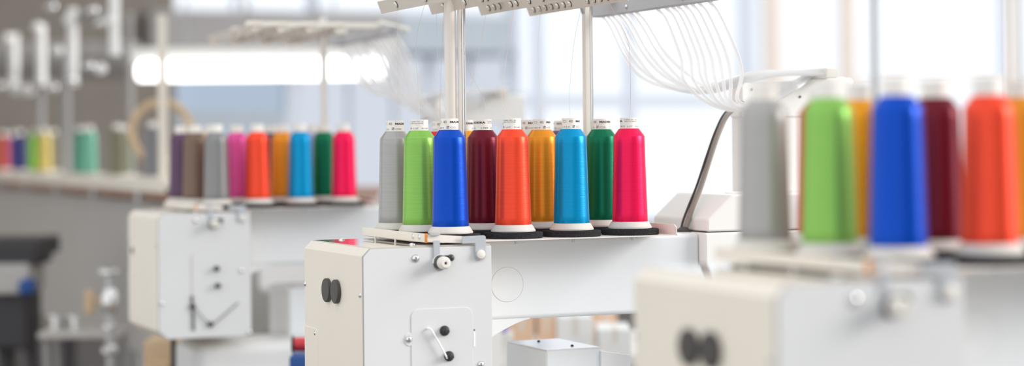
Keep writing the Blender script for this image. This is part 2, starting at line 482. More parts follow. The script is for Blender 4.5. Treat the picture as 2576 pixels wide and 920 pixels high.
    bm = B(); box(bm, -.1872 + bu, -.1850 + bu, -.080, .2280, 1.2010, 1.2150, .0008); box(bm, -.1860 + bu, -.1780 + bu, -.080, .2280, 1.2010, 1.2024, .0004)
    bar = obj('lever_bar', bm, 'cover', R); bar['label'] = 'cream sheet-metal bar along the left end of the tray'
    for v, z in ((-.0270, 1.2088), (-.0560, 1.2088)):
        bm = B(); dome(bm, (-.1872 + bu, v, z), (-1, 0, 0), .0045, .0024); obj('rivet', bm, 'chrome', bar)
    bm = B(); box(bm, -.1876 + bu, -.1846 + bu, -.0850, -.0800, 1.2006, 1.2154, .0004); o = obj('tape', bm, 'orange', bar); o['label'] = 'orange marking tape'
    bm = B(); prism(bm, [(-.1850 + bu, 1.2018), (-.1850 + bu, 1.2142), (-.1240 + bu, 1.2092), (-.1240 + bu, 1.1980), (-.1400 + bu, 1.1990)], vb - .0022, vb + .002, 'xz', .0008, 2)
    obj('lever_arm', bm, 'tray', bar)
    bm = B()
    pol = [(-.1270 + hu, 1.1975), (-.1270 + hu, 1.2092), (-.0905 + hu, 1.2100), (-.0880 + hu, 1.2095), (-.0862 + hu, 1.2075), (-.0862 + hu, 1.1790)]
    pol += [(-.0955 + hu + .0093 * math.cos(a), 1.1790 - .0093 * math.sin(a)) for a in (PI / 6, PI / 3, PI / 2, 2 * PI / 3, 5 * PI / 6)] + [(-.1048 + hu, 1.1790), (-.1048 + hu, 1.1978)]
    prism(bm, pol, vf - .0040, vf - .0020, 'xz', .0006, 1); brk = obj('bracket', bm, 'zinc', bar)
    bm = B(); lathe(bm, [(.0072, 0), (.0074, .0012), (.0066, .0036), (.004, .0044), (0, .0046)], (-.0955 + hu, vf - .0040, 1.1800), (0, -1, 0), 24); obj('button', bm, 'nylon', bar)
    bm = B(); box(bm, -.1755 + hu, -.1645 + hu, vf - .0024, vf - .0006, 1.1740, 1.2040, .0004); box(bm, -.1800 + hu, -.1640 + hu, vf - .0024, vf + .004, 1.2120, 1.2160, .0006); obj('strap', bm, 'zinc', bar)
    for v in (.060, .160):
        bm = B(); cyl(bm, (-.1865 + bu, v, 1.1955), (-.1865 + bu, v, 1.2040), .0018, 10); obj('pin', bm, 'nylon', bar)
    # ---- arm, column, bed
    bm = B(); box(bm, -.078, .362, .02, .118, 1.0620, 1.1985, .009, 4)
    arm = obj('arm', bm, 'arm', R); arm['label'] = 'cool grey enamelled arm'
    bm = B(); lathe(bm, [(.0288, 0), (.0286, .0005), (0, .0005)], (-.0034, .0201, 1.1216), (0, -1, 0), 56); obj('round_cover', bm, 'arm', arm)
    bm = B(); ring(bm, (-.0034, .0199, 1.1216), (0, -1, 0), .0292, .00020, 64, 6); obj('cover_seam', bm, 'seam_grey', arm)
    bm = B(); pts = [(-.0745, 1.075), (.040, 1.075)] + [(.040 - .1145 * t / 10, 1.0618 - .055 * (t / 10) ** 1.4) for t in range(11)]
    prism(bm, pts, .0235, .1145, 'xz', .002, 2); obj('arm_bracket', bm, 'arm', R)
    bm = B(); box(bm, .362, .62, .0, .215, .60, 1.1985, .004, 3)
    col = obj('column', bm, 'column', R)
    bm = B(); prism(bm, [(.3668, 1.2000), (.3668, 1.2210), (.4165, 1.2640), (.622, 1.2640), (.622, 1.2000)], .001, .205, 'xz', .004, 3)
    hood = obj('column_hood', bm, 'column', R); hood['label'] = 'off-white hood with sloping front'
    bm = B(); box(bm, .3670, .619, .004, .2, 1.1984, 1.2004); obj('seam', bm, 'gap', R)
    bm = B(); lathe(bm, [(.03, 0), (.03, .002), (.02, .003), (0, .003)], (.47, .06, 1.2640), (0, 0, 1), 24); obj('cap', bm, 'white', hood)
    bm = B(); box(bm, .500, .618, .1005, .150, 1.2630, 1.403, .004, 3); upright = obj('upright', bm, 'column', R)
    bm = B()
    pol = [(.494, 1.400), (.494, 1.456), (.502, 1.462), (.690, 1.4715)] + [(.708 + .022 * math.cos(a), 1.4515 + .022 * math.sin(a)) for a in (PI / 2.2, PI / 3, PI / 6, 0)] + [(.737, 1.420), (.735, 1.400)]
    prism(bm, pol, .098, .145, 'xz', .003, 2); head = obj('sensor_housing', bm, 'column', R)
    for u, z in ((.515, 1.450), (.560, 1.440), (.615, 1.437)):
        bm = B(); lathe(bm, [(.0022, 0), (.0022, .0010)], (u, .0978, z), (0, -1, 0), 12); obj('hole', bm, 'dark', head)
    bm = B(); lathe(bm, [(.006, -.004), (.008, 0), (.009, .006), (.006, .010)], (.7300, .12, 1.462), (1, 0, .5), 20); obj('knob', bm, 'white', head)
    bm = B(); box(bm, .652, .676, .066, .144, 1.470, 1.489, .002); obj('tube_clamp', bm, 'nylon', head)
    # control strip on the column
    bm = B(); box(bm, .575, .622, -.012, .002, 1.175, 1.262, .002); cp = obj('switch_panel', bm, 'dark_metal', R)
    for i, m in enumerate(('red', 'steel', 'red')):
        bm = B(); box(bm, .583, .614, -.018, -.011, 1.185 + i * .026, 1.203 + i * .026, .003); obj('switch', bm, m, cp)
    # cables
    bm = B(); tube(bm, [(.3535, .06, 1.1950), (.3560, .06, 1.2060), (.3700, .06, 1.2420), (.3870, .06, 1.2770), (.4080, .06, 1.3330), (.4270, .064, 1.3740), (.4520, .075, 1.4060), (.490, .088, 1.425)], .0048, 12, 8)
    o = obj('cable', bm, 'cable', R); o['label'] = 'grey cable curving up from the arm'
    bm = B(); tube(bm, [(.3470, .062, 1.1950), (.3520, .064, 1.2150), (.3645, .064, 1.2440), (.3810, .064, 1.2790), (.4030, .064, 1.3350), (.4225, .068, 1.3760), (.4480, .078, 1.4080), (.488, .090, 1.428)], .0022, 8, 8)
    o = obj('cable', bm, 'black', R); o['label'] = 'thin black cable beside the grey one'
    bm = B(); lathe(bm, [(.013, 0), (.012, .004), (.006, .009)], (.3520, .061, 1.1980), (0, 0, 1), 18); obj('grommet', bm, 'black', R)
    # bed
    bm = B(); box(bm, .101, .206, .0975, .275, .62, .9985, .004, 3); bx = obj('hook_housing', bm, 'arm', R)
    bm = B(); box(bm, .1025, .2045, .099, .2735, .9980, 1.0003, .0008); obj('housing_lit_top', bm, 'white_gloss', bx)  # white top sheet, strong light on the box put into its colour
    for u, v in ((.148, .235), (.168, .135)):
        screw(bx, (u, v, 1.0), (0, 0, 1), .003, .003, 'dark')
    bm = B(); prism(bm, [(.205, .90), (.205, .994), (.262, .984), (.262, .90)], .092, .150, 'xz', .003, 2); obj('bed_rail', bm, 'white_gloss', R)
    bm = B(); box(bm, -.165, .362, -.03, .19, .76, .8850, .03, 5); obj('cylinder_bed', bm, 'plate', R)
    bm = B(); cyl(bm, (-.215, -.02, .758), (-.215, -.02, .908), .0065, 14); obj('presser_rod', bm, 'dark', R)
    bm = B(); box(bm, -.33, .60, -.12, .28, .70, .76, .01, 2); obj('base_table', bm, 'body_grey', R)
    for u in (-.29, .56):
        for v in (-.08, .24):
            bm = B(); box(bm, u - .03, u + .03, v - .03, v + .03, -dz, .70, .004); obj('leg', bm, 'body_grey', R)
    # ---- cone tray
    bm = B()
    prism(bm, [(-.150, -.060), (.2750, -.060), (.2750, .385), (-.050, .385), (-.1760, .262), (-.1760, .02)], 1.1985, 1.2000, 'xy')
    lip = [(-.060, 1.1990), (.385, 1.1990), (.385, 1.2120), (.379, 1.2172), (-.052, 1.2172), (-.060, 1.2125)]
    prism(bm, lip, .2735, .2752, 'yz'); box(bm, -.050, .2750, .3835, .385, 1.199, 1.2172)
    tr = obj('cone_tray', bm, 'tray', R); tr['label'] = 'thin cream tray with upturned end'
    for u in (0, .105, .215):
        for v in (0, .105):
            bm = B(); lathe(bm, [(.0052, 0), (.0052, .0028), (.0028, .003), (.0028, .0072), (.002, .008)], (u, v - .012, 1.1985), (0, 0, -1), 12)
            if .02 < v - .012 < .118: bm.free(); continue
            obj('nut', bm, 'steel', tr)
    # ---- thread stand
    rz = rack or dict(plates=(-.139, -.0445, .050, .1445), dz=0., pitch=0.)
    zt = 1.6075 + rz['dz']; pv, pn = .26, -.14
    def zz(v): return rz['pitch'] * (pv - v)
    if variant == 'access':
        bm = B(); cyl(bm, (-.0475, .157, 1.2), (-.0475, .157, zt + .05), .0102, 28); post = obj('post', bm, 'post', R)
        bm = B(); box(bm, -.0368, -.0312, .145, .150, 1.2, zt + .05, .0008, 1); obj('slotted_strip', bm, 'nylon', post)
        bm = B(); cyl(bm, (-.0262, .150, 1.2), (-.0262, .150, zt + .05), .0040, 14); o = obj('rod', bm, 'chrome', post)
        bm = B(); box(bm, -.0402, -.0300, .136, .1465, zt - .012, zt + .03, .001); brc = obj('clamp', bm, 'nylon', post)
        screw(post, (-.0350, .136, zt - .0035), (0, -1, 0), .0036, .003)
    if variant == 'plain':
        bm = B(); cyl(bm, (-.039, .157, 1.2), (-.039, .157, zt + .05), .0040, 14); obj('post', bm, 'steel', R)
    pb = .2116 if variant != 'plain' else .150
    bm = B(); box(bm, pb - .005, pb + .005, .150, .164, 1.2, zt + .045, .0015); p2 = obj('post', bm, 'nylon' if variant != 'plain' else 'white', R)
    bm = B(); cyl(bm, (pb + .008, .152, 1.2), (pb + .008, .152, zt + .045), .0030, 14); obj('rod', bm, 'chrome', p2)
    bm = B(); prism(bm, [(pb - .0156, zt + .006), (pb - .005, zt - .022), (pb - .005, zt + .006)], .151, .163, 'xz'); obj('brace', bm, 'rail', p2)
    ey = rz.get('eyelets') or [[.1707, .0301, -.06], [.1908, .1661, .0921, .0158, -.0066], [.2134, .1878, .1643, .113, .0888, .0350, -.02],
                              [.2305, .2046, .1788, .1529, .1271, .1012, .0754, .0048, -.0204, -.0456, -.0708, -.0962]]
    n = Vector((-.92, 0, -.39)).normalized()
    for up, vs in zip(rz['plates'], ey):
        bm = B(); z0 = zt
        # tilted web and top flange
        t = bmesh.new()
        quad = [(-.0010, .0), (.0070, -.0205), (.0088, -.0200), (.0015, -.0016), (.0300, -.0004), (.0300, .0012), (.0, .0012)]
        lo = [t.verts.new((up + x - .004, pv, z0 + z + zz(pv))) for x, z in quad]; hi = [t.verts.new((up + x - .004, pn, z0 + z + zz(pn))) for x, z in quad]
        t.faces.new(lo); t.faces.new(hi[::-1])
        for i in range(len(quad)): t.faces.new((lo[i], hi[i], hi[(i + 1) % len(quad)], lo[(i + 1) % len(quad)]))
        bmesh.ops.recalc_face_normals(t, faces=list(t.faces)); merge(bm, t)
        gp = obj('guide_plate', bm, 'guide', R)
        for v in vs:
            c = Vector((up - .0004, v, z0 - .0100 + zz(v)))
            bm = B(); lathe(bm, [(.0058, -.0002), (.0058, .0012), (.0050, .0018), (.0030, .0018)], c, n, 18); e = obj('eyelet', bm, 'dark', gp)
            bm = B(); lathe(bm, [(.0048, .0012), (.0046, .0040), (.0036, .0050), (.0020, .0050), (.0016, .002)], c, n, 16)
            # the ceramic ferrule is a sub-part of the plate beside its ring
            o = obj('ferrule', bm, 'nylon', gp)
    bm = B(); box(bm, rz['plates'][0] - .01, .2700, -.122, -.108, zt + .002 + zz(-.11) + rz.get('bar', 0), zt + .015 + zz(-.11) + rz.get('bar', 0), .002); obj('cross_bar', bm, 'nylon', R)
    bm = B(); box(bm, rz['plates'][0] + .03, .2700, .140, .165, zt + .002 + zz(.15), zt + .016 + zz(.15), .002); obj('cross_bar', bm, 'nylon', R)
    bm = B(); tube(bm, [(.268, -.115, zt + .010 + zz(-.11)), (.300, -.160, zt - .004 + zz(-.11)), (.318, -.176, zt - .010 + zz(-.11))], .006, 10); obj('bent_rod', bm, 'nylon', R)
    bm = B()
    rl0, rl1 = .2615, -.1850
    t = bmesh.new(); sec = [(-.012, -.0205), (.014, -.0205), (.014, -.002), (.0115, -.002), (.0115, -.018), (-.0095, -.018), (-.0095, .0), (-.012, .0)]
    lo = [t.verts.new((.276 + x, rl0, zt + z + zz(rl0))) for x, z in sec]; hi = [t.verts.new((.276 + x, rl1, zt + z + zz(rl1))) for x, z in sec]
    t.faces.new(lo); t.faces.new(hi[::-1])
    for i in range(len(sec)): t.faces.new((lo[i], hi[i], hi[(i + 1) % len(sec)], lo[(i + 1) % len(sec)]))
    bmesh.ops.recalc_face_normals(t, faces=list(t.faces)); merge(bm, t)
    rail = obj('tube_rail', bm, 'rail', R)
    for v in (.10, -.11):
        screw(rail, (.2637, v, zt - .012 + zz(v)), (-1, 0, 0), .004, .003)
    vs = [.235, .215, .196, .170, .152, .122, .100, .020, -.012, -.036, -.055, -.080, -.105, -.130, -.165]
    for i, v in enumerate(vs):
        k = i / 14.0; ph = math.sin(i * 2.3) * .004
        z0 = zt - .018 + zz(v)
        j = i % 7; e = (.654, .070 + .005 * i, 1.4775 + .003 * (i % 3))
        if i < 7:
            pts = [(.282, v, z0), (.298 + .010 * k, v, z0 - .020), (.322 + .03 * k, v - .01, z0 - .075), (.350 + .040 * k, v - .03, z0 - .116 + ph),
                   (.392 + .040 * k, v * .6 + .02, z0 - .137 + ph), (.455 + .01 * k, v * .25 + .08, 1.447 + .0035 * j), (.550, .082 + .006 * j, 1.4745 + .0015 * j), e]
        else:
            pts = [(.282, v, z0), (.302, v, z0 - .022), (.328 + .012 * k, v + .01, z0 - .085), (.348 + .018 * k, v + .04, z0 - .125 + ph),
                   (.392 + .012 * k, v * .5 + .04, z0 - .163 + ph), (.460, .045 + v * .25, 1.411 + .005 * k + ph), (.540, .066 + .004 * (i % 4), 1.428 + .003 * (i % 4)), (.600, .072 + .004 * (i % 4), 1.456 + .003 * (i % 4)), e]
        bm = B(); tube(bm, pts, .0034, 10, 8)
        obj('thread_tube', bm, 'tube' if variant != 'lever' else 'tube_shade_lift', R)
    return R

RX = 1.3015
main = machine('sharp cream embroidery machine in the middle with side access plate', (1.2995, 3.0375, 0.), 'access')
left = machine('blurred embroidery machine behind and left of the sharp middle one', (1.3024, 4.5765, .0115), 'lever', .029,
               dict(plates=(-.050, .010, .080, .150), dz=.012, pitch=.018, bar=-.006))
right = machine('very blurred embroidery machine nearest the camera at right', (1.3047, 1.7543, .0217), 'plain', -.021)

def put(R, u, v): return (R.location.x + u, R.location.y + v)

def load_tray(R, where, spec, strands=False):
    for u, v, colour, desc, txt, st in spec:
        x, y = put(R, u, v); z = R.location.z
        f_ = felt((x, y, 1.2001 + z), 'black felt pad under the %s thread cone on the %s tray' % (desc, where))
        if u < -.12: f_.scale = (.80, .80, 1)
        cone((x, y, 1.2102 + z), colour, '%s thread cone standing on the %s tray' % (desc, where), 'thread cones on the %s tray' % where, txt,
             [(0, 0, .184)] + [tuple(p) for p in st] if st else None)

def to_local(u, v, pts):        # strand points given in machine coordinates
    return [(a - u, b - v, c - 1.2102) for a, b, c in pts]

MAIN = [(-.112, 0, 'blue', 'bright blue', (.0073, '1767', '91264')), (0, 0, 'orange', 'orange red', (.0610, '1878', '91284')),
        (.107, 0, 'turq', 'turquoise', (.0002, '1714', '91714')), (.2165, 0, 'pink', 'hot pink', (.0532, '1910', '91310')),
        (-.125, .105, 'green', 'light green', (.0597, '1849', '91238')), (-.0095, .105, 'maroon', 'dark maroon', (.0353, '1784', '91260')),
        (.1000, .105, 'amber', 'amber', (.0000, '1814', '91814')), (.2150, .105, 'dgreen', 'dark green', (.0131, '1751', '91291')),
        (-.1310, .21, 'gray', 'silver grey', (.0080, '1811', '91222')), (-.001, .21, 'yellow', 'golden yellow half hidden', (.0165, '1725', '91255')),
        (.1240, .21, 'cream', 'pale cream half hidden', (.0120, '1802', '91241')),
        (-.006, .3150, 'red', 'red mostly hidden', (.0030, '1637', '91233')), (.135, .3200, 'brown', 'brown almost wholly hidden', (.03, '1729', '91228')),
        (.2350, .3150, 'plum', 'plum mostly hidden rear', (.0200, '1633', '91219'))]
ST = {'silver grey': [(-.128, .200, 1.43), (-.134, .185, 1.52), (-.139, .171, 1.597)], 'light green': [(-.121, .12, 1.45), (-.135, .09, 1.53), (-.139, .03, 1.597)],
      'bright blue': [(-.100, .05, 1.42), (-.085, .12, 1.50), (-.060, .19, 1.594)], 'orange red': [(-.005, .03, 1.43), (.02, .07, 1.50), (.045, .0888, 1.597)],
      'dark maroon': [(.0, .12, 1.43), (-.02, .15, 1.50), (-.045, .0921, 1.597)], 'amber': [(.105, .12, 1.45), (.12, .16, 1.53), (.1345, .1788, 1.597)],
      'turquoise': [(.110, .01, 1.44), (.125, .02, 1.53), (.1345, .0048, 1.597)], 'hot pink': [(.22, .0, 1.42), (.21, -.02, 1.48), (.19, -.05, 1.53), (.1420, -.0708, 1.597)],
      'red mostly hidden': [(-.02, .28, 1.43), (-.035, .23, 1.52), (-.045, .1908, 1.597)], 'golden yellow half hidden': [(.01, .21, 1.45), (.03, .21, 1.53), (.045, .2134, 1.597)]}
load_tray(main, 'sharp middle', [(u, v, c, d, t, to_local(u, v, ST[d]) if d in ST else None) for u, v, c, d, t in MAIN])
LEFT = [(-.003, 0, 'orange', 'orange red'), (.103, 0, 'turq', 'turquoise'), (.2125, 0, 'pink', 'hot pink'), (-.103, .0, 'steel', 'mid grey'),
        (-.127, .105, 'brown', 'brownish grey'), (.0900, .105, 'amber', 'amber'), (.1960, .105, 'dgreen', 'dark green'), (-.0200, .12, 'magenta', 'magenta'),
        (-.130, .235, 'plum', 'dark plum'), (-.0560, .2450, 'tan', 'pale tan'), (.1200, .31, 'navy', 'navy blue'), (.2330, .3150, 'lavender', 'pale lavender')]
load_tray(left, 'left machine', [(u, v, c, d, None, None) for u, v, c, d in LEFT])
RIGHT = [(-.116, 0, 'blue', 'bright blue'), (.0, 0, 'orange', 'orange red'), (-.134, .105, 'green', 'light green'), (.0065, .105, 'maroon', 'dark maroon'),
         (.120, .105, 'amber', 'amber'), (-.150, .215, 'gray', 'silver grey'), (-.024, .21, 'yellow', 'golden yellow'), (-.012, .315, 'red', 'red')]
load_tray(right, 'near right', [(u, v, c, d, None, None) for u, v, c, d in RIGHT])

# ------------------------------------------------------------------ multihead machine behind on the left
bx0 = at(432, 462, 6.0)
XB = bx0.x
Y0, Y1, ZB = bx0.y, bx0.y + 4.4, 1.250
mh = thing('multihead_machine', 'long blurred cream-railed multihead machine in the far left background', 'embroidery machine', (XB, Y0, 0))
def L(v): return Vector((v.x - XB, v.y - Y0, v.z))
bm = B(); box(bm, -.02, .26, 0, Y1 - Y0, ZB - .016, ZB + .004, .003); box(bm, -.03, -.016, 0, Y1 - Y0, ZB - .03, ZB + .012, .003)
o = obj('cone_rail', bm, 'cover', mh); o['label'] = 'long cream rail'
bm = B(); box(bm, .05, .55, .15, Y1 - Y0, .66, ZB - .06, .02); o = obj('body', bm, 'body_grey', mh)
bm = B(); box(bm, -.012, .24, .02, Y1 - Y0, ZB - .052, ZB - .032, .002); o = obj('wooden_edge', bm, 'wood', mh)
for k in range(6):
    y = .35 + k * .72
    bm = B(); box(bm, -.024, -.006, y, y + .04, ZB - .07, ZB - .014, .002); obj('rail_bracket', bm, 'steel', mh)
for y in (.3, 4.2):
    for x in (.15, .44):
        bm = B(); box(bm, x, x + .06, y - .03, y + .03, 0, .67, .004); obj('leg', bm, 'dark_metal', mh)
# uprights with the pale guide tubes and chrome or whitened fittings hanging above the rail
def mh_post(px, y0, y1, x, r, m):
    a, b = L(on_x(px, y0, x)), L(on_x(px, y1, x))
    bm = B(); cyl(bm, (a.x, a.y, a.z), (a.x, a.y, ZB), r, 16, .002); return obj('post', bm, m, mh)
mh_post(407, 38, 440, XB + .02, .0150, 'cover')
mh_post(165, 100, 440, XB + .06, .0170, 'wall_grey')
mh_post(100, 120, 440, XB + .06, .0160, 'wall_grey')
mh_post(325, 30, 440, XB + .30, .0140, 'wall_grey')
for px, ya, yb, ex in ((35, 85, 240, 30), (103, 62, 215, 0), (182, 20, 215, 0), (287, -40, 140, 0)):
    a, b = L(on_x(px, ya, XB + .02)), L(on_x(px, yb, XB + .02))
    pts = [(a.x, a.y, a.z), (a.x, a.y, (a.z + b.z) / 2), (a.x, a.y, b.z)]
    if ex: q = L(on_x(px + ex + 10, yb - 5, XB)); pts = pts[:2] + [(a.x, a.y, b.z + .03), (q.x, q.y - .02, b.z + .005)]
    bm = B(); tube(bm, pts, .0190, 14, 6); o = obj('guide_tube', bm, 'white', mh); o['label'] = 'white hanging guide tube'
for px, py in ((25, 90), (152, 122), (180, 45), (136, 12), (262, 52), (231, 160), (262, 167), (48, 226), (100, 62), (6, 210), (70, 215), (290, 45), (185, 195), (240, 20), (140, 215)):
    a = L(on_x(px, py, XB - .01)); bm = B(); dome(bm, (a.x - .010, a.y, a.z - .010), (-.5, -.6, .6), .021, .021, 16)
    dome(bm, (a.x - .010, a.y, a.z - .010), (.5, .6, -.6), .021, .012, 16); obj('fitting', bm, 'white' if py in (90, 45, 62, 122, 167) else 'chrome', mh)  # white ones have the bright glint of chrome painted in
for px, py in ((180, 45), (70, 215)):
    a = L(on_x(px, py, XB + .03)); bm = B(); box(bm, a.x + .01, a.x + .06, a.y - .35, a.y + .30, a.z - .014, a.z + .014, .004); obj('guide_bar', bm, 'wall_grey', mh)
for px, dx, colour, desc in ((385, .05, 'ash', 'dark grey'), (296, .05, 'olive', 'olive grey'), (316, .16, 'sage', 'sage grey'), (203, .05, 'teal', 'teal green'),
                           (226, .05, 'mint', 'pale mint green'), (90, .05, 'lime', 'lime green'), (112, .05, 'gold', 'dull gold'), (134, .16, 'olive', 'olive brown'),
                           (50, .05, 'indigo', 'indigo blue'), (30, .16, 'violet', 'violet blue'), (2, .05, 'rust', 'rust red')):
    p = on_x(max(px, 8), 440, XB + dx)
    cone((p.x, p.y, ZB + .0042), colour, '%s thread cone on the far cream rail' % desc, 'thread cones on the far rail')

# wooden hoop leaning behind the post
a = at(405, 330, 6.6)
bm = B(); mt_r = Matrix.Translation(a)
ring(bm, (a.x, a.y, a.z), (-SA * .9, -CA * .9, .12), .098, .0135, 48, 10)
hp = obj('wooden_hoop', bm, 'ply'); tag(hp, 'tan wooden embroidery hoop hanging behind the pale post at left', 'hoop')

# ------------------------------------------------------------------ background things
wb0, wb1 = at(300, 488, 9.6), at(1010, 488, 9.6)
W = thing('workbench', 'blurred wooden workbench behind the left machine', 'workbench', (wb0.x, wb0.y, 0), -YAW)
wl = (wb1 - wb0).length; zt = wb0.z
bm = B(); box(bm, 0, wl, 0, .6, zt - .035, zt + .01, .004); obj('bench_top', bm, 'wood', W)
for x in (.06, wl - .06):
    for y in (.06, .54):
        bm = B(); box(bm, x - .035, x + .035, y - .035, y + .035, 0, zt - .03, .004); obj('leg', bm, 'wall_grey', W)

# dark machine stand at lower left
p = at(45, 900, 6.5)
S = thing('motor_stand', 'dark blurred motor stand with a blue knob at lower left', 'motor stand', (p.x, p.y, 0), -YAW)
bm = B(); box(bm, -.22, .075, 0, .3, 1.005, 1.065, .01); obj('stand_top', bm, 'dark_metal', S)
bm = B(); box(bm, -.14, .045, -.02, .2, .885, .985, .01); cb = obj('control_box', bm, 'body_grey', S)
bm = B(); lathe(bm, [(.026, 0), (.028, .01), (.026, .05), (.016, .06)], (.045, -.02, .912), (0, -1, 0), 20); obj('knob', bm, 'blue', S)
bm = B(); box(bm, -.17, .06, 0, .25, .975, 1.01, .01); obj('motor_housing', bm, 'dark_metal', S)
for x0, x1 in ((-.16, -.26), (.0, .07), (-.08, -.04)):
    bm = B(); tube(bm, [(x0, .12, .90), ((x0 + x1) / 2, .1, .5), (x1, .12, 0)], .024, 10, 4); obj('leg', bm, 'dark_metal', S)
bm = B(); box(bm, -.15, .03, .02, .22, .70, .90, .02); obj('pedal_box', bm, 'dark_metal', S)

# chrome fittings pole
p = at(278, 900, 5.7)
Pn = thing('winder_stand', 'blurred chrome winder stand before the grey panel at left', 'winder stand', (p.x, p.y, 0), -YAW)
bm = B(); cyl(bm, (0, 0, 0), (0, 0, 1.0), .012, 16); obj('pole', bm, 'steel', Pn)
bm = B(); lathe(bm, [(.14, 0), (.14, .015), (.03, .04)], (0, 0, 0), (0, 0, 1), 28); obj('base', bm, 'dark_metal', Pn)
for z, r, h in ((.995, .030, .022), (.885, .026, .07), (.835, .020, .025), (.765, .024, .03)):
    bm = B(); lathe(bm, [(r * .7, 0), (r, h * .25), (r, h * .7), (r * .6, h)], (0, 0, z), (0, 0, 1), 24); obj('collar', bm, 'chrome', Pn)
bm = B(); box(bm, -.075, -.048, .0, .03, .88, .95, .008); cyl(bm, (-.06, .015, .92), (0, 0, .92), .006); obj('handle', bm, 'ply', Pn)

p = at(195, 835, 5.9)
tb = thing('tool_tray', 'low grey tray with shiny bobbins at lower left', 'tray', (p.x, p.y, 0), -YAW)
zb = p.z
bm = B(); box(bm, -.12, .12, 0, .22, zb - .02, zb, .004); obj('tray_top', bm, 'body_grey', tb)
for x in (-.10, .10):
    for y in (.03, .19):
        bm = B(); cyl(bm, (x, y, 0), (x, y, zb - .018), .010); obj('leg', bm, 'wall_grey', tb)
for i, (x, y, m) in enumerate(((-.02, .07, 'chrome'), (-.085, .10, 'chrome'), (.085, .08, 'chrome'))):
    bm = B(); lathe(bm, [(.026, 0), (.026, .005), (.014, .006), (.014, .038), (.026, .039), (.026, .044)], (p.x + x * CA + y * SA, p.y - x * SA + y * CA, zb), (0, 0, 1), 20)
    tag(obj('bobbin', bm, m), ('shiny metal bobbin on the low tray, middle of three', 'shiny metal bobbin at the left end of the low tray', 'shiny metal bobbin at the right end of the low tray')[i], 'bobbin', 'bobbins on the low tray')

# table behind the middle machine with boxes seen below its arm
t0 = at(1420, 870, 5.3)
T = thing('packing_table', 'pale packing table behind the middle machine', 'table', (t0.x, t0.y, 0), 0)
zt = t0.z - .03
bm = B(); box(bm, -.215, .9, -.03, .6, zt - .03, zt, .004); obj('table_top', bm, 'column', T)
for x in (-.18, .85):
    for y in (.02, .55):
        bm = B(); box(bm, x - .02, x + .02, y - .02, y + .02, 0, zt - .028, .003); obj('leg', bm, 'wall_grey', T)
def carton(px0, px1, pyt, d, depth, m, label, name='carton'):
    a, b = at(px0, pyt, d), at(px1, pyt, d)
    c = thing(name, label, 'box', (a.x, a.y, zt), -YAW); w = (b - a).length; h = a.z - zt
    bm = B(); box(bm, 0, w, 0, depth, .0004, h, .004); obj('box_body', bm, m, c)
    bm = B(); prism(bm, [(-.0015, h * .55), (-.0015, h + .001), (depth * .95, h + .001), (depth * .95, h - .001), (.002, h - .001), (.002, h * .55)], w * .42, w * .58, 'yz'); obj('packing_tape', bm, 'nylon', c)
    return c
carton(1278, 1345, 790, 5.45, .18, 'card', 'small cardboard carton left of the pair behind the arm')
carton(1352, 1398, 792, 5.45, .20, 'card', 'narrow cardboard carton between two others behind the arm')
carton(1402, 1492, 798, 5.30, .20, 'white', 'white box between cardboard cartons behind the arm')
carton(1496, 1552, 775, 5.60, .20, 'card', 'cardboard carton at the right behind the arm')
carton(1505, 1590, 828, 5.25, .20, 'white', 'low pale box at the right below the arm')
carton(1256, 1290, 838, 5.22, .10, 'white', 'small white box under the lilac spool')
p = at(1272, 838, 5.24)
bm = B(); lathe(bm, [(.006, 0), (.018, .003), (.021, .012), (.014, .022), (.016, .035), (.006, .038)], (p.x, p.y + .03, p.z + .0012), (0, 0, 1), 20)
tag(obj('spool', bm, 'lilac'), 'small lilac spool behind the bracket under the arm', 'spool')

# between the left and the middle machine
p = at(712, 708, 5.9)
V = thing('casing', 'white rounded machine casing seen under the left arm', 'machine casing', (p.x, p.y, 0), -YAW)
bm = B(); box(bm, -.075, .16, 0, .25, .915, 1.05, .03, 5); obj('cover', bm, 'white', V)
bm = B(); box(bm, -.02, .12, .03, .22, .10, .92, .004); obj('pedestal', bm, 'wall_grey', V)
bm = B(); box(bm, -.08, .16, -.02, .27, 0, .10, .01); obj('base', bm, 'body_grey', V)
bm = B(); tube(bm, [(-.06, -.02, .80), (.0, -.02, .795), (.035, -.02, .802), (.04, .035, .83)], .008, 10); obj('lever', bm, 'black', V)
p = at(752, 866, 4.2)
S2 = thing('stool', 'low blue-topped stool under the red spool', 'stool', (p.x + .02, p.y, 0), -YAW)
bm = B(); box(bm, -.035, .06, -.05, .10, p.z - .06, p.z - .0195, .006); obj('stool_top', bm, 'blue', S2)
for x in (-.02, .045):
    for y in (-.03, .08):
        bm = B(); cyl(bm, (x, y, 0), (x, y, p.z - .058), .010); obj('leg', bm, 'steel', S2)
rs = thing('thread_spool', 'red thread spool lying beside the middle machine head', 'spool', (p.x + .02, p.y, p.z), -YAW)
bm = B(); lathe(bm, [(.012, -.030), (.0145, -.028), (.0145, .045), (.012, .047)], (0, 0, -.0005), (1, 0, 0), 24); obj('winding', bm, 'red', rs)
for x in (-.034, .047):
    bm = B(); lathe(bm, [(.0175, 0), (.019, .001), (.019, .003), (.0175, .004)], (x, 0, -.0005), (1, 0, 0), 24); obj('flange', bm, 'dark', rs)
# tan cabinet side and pole below the left head
p = at(398, 900, 5.2)
K = thing('cabinet', 'tan wooden cabinet below the left machine head', 'cabinet', (p.x, p.y, 0), -YAW)
bm = B(); box(bm, -.038, .10, 0, .35, .03, 1.354 - (855 - 374) / 5000 * 5.2, .004); obj('cabinet_body', bm, 'ply', K)
bm = B(); box(bm, -.030, .030, -.008, .002, .08, .80, .003); obj('door', bm, 'ply', K)
bm = B(); box(bm, -.03, .09, .02, .33, 0, .032); obj('plinth', bm, 'dark_metal', K)

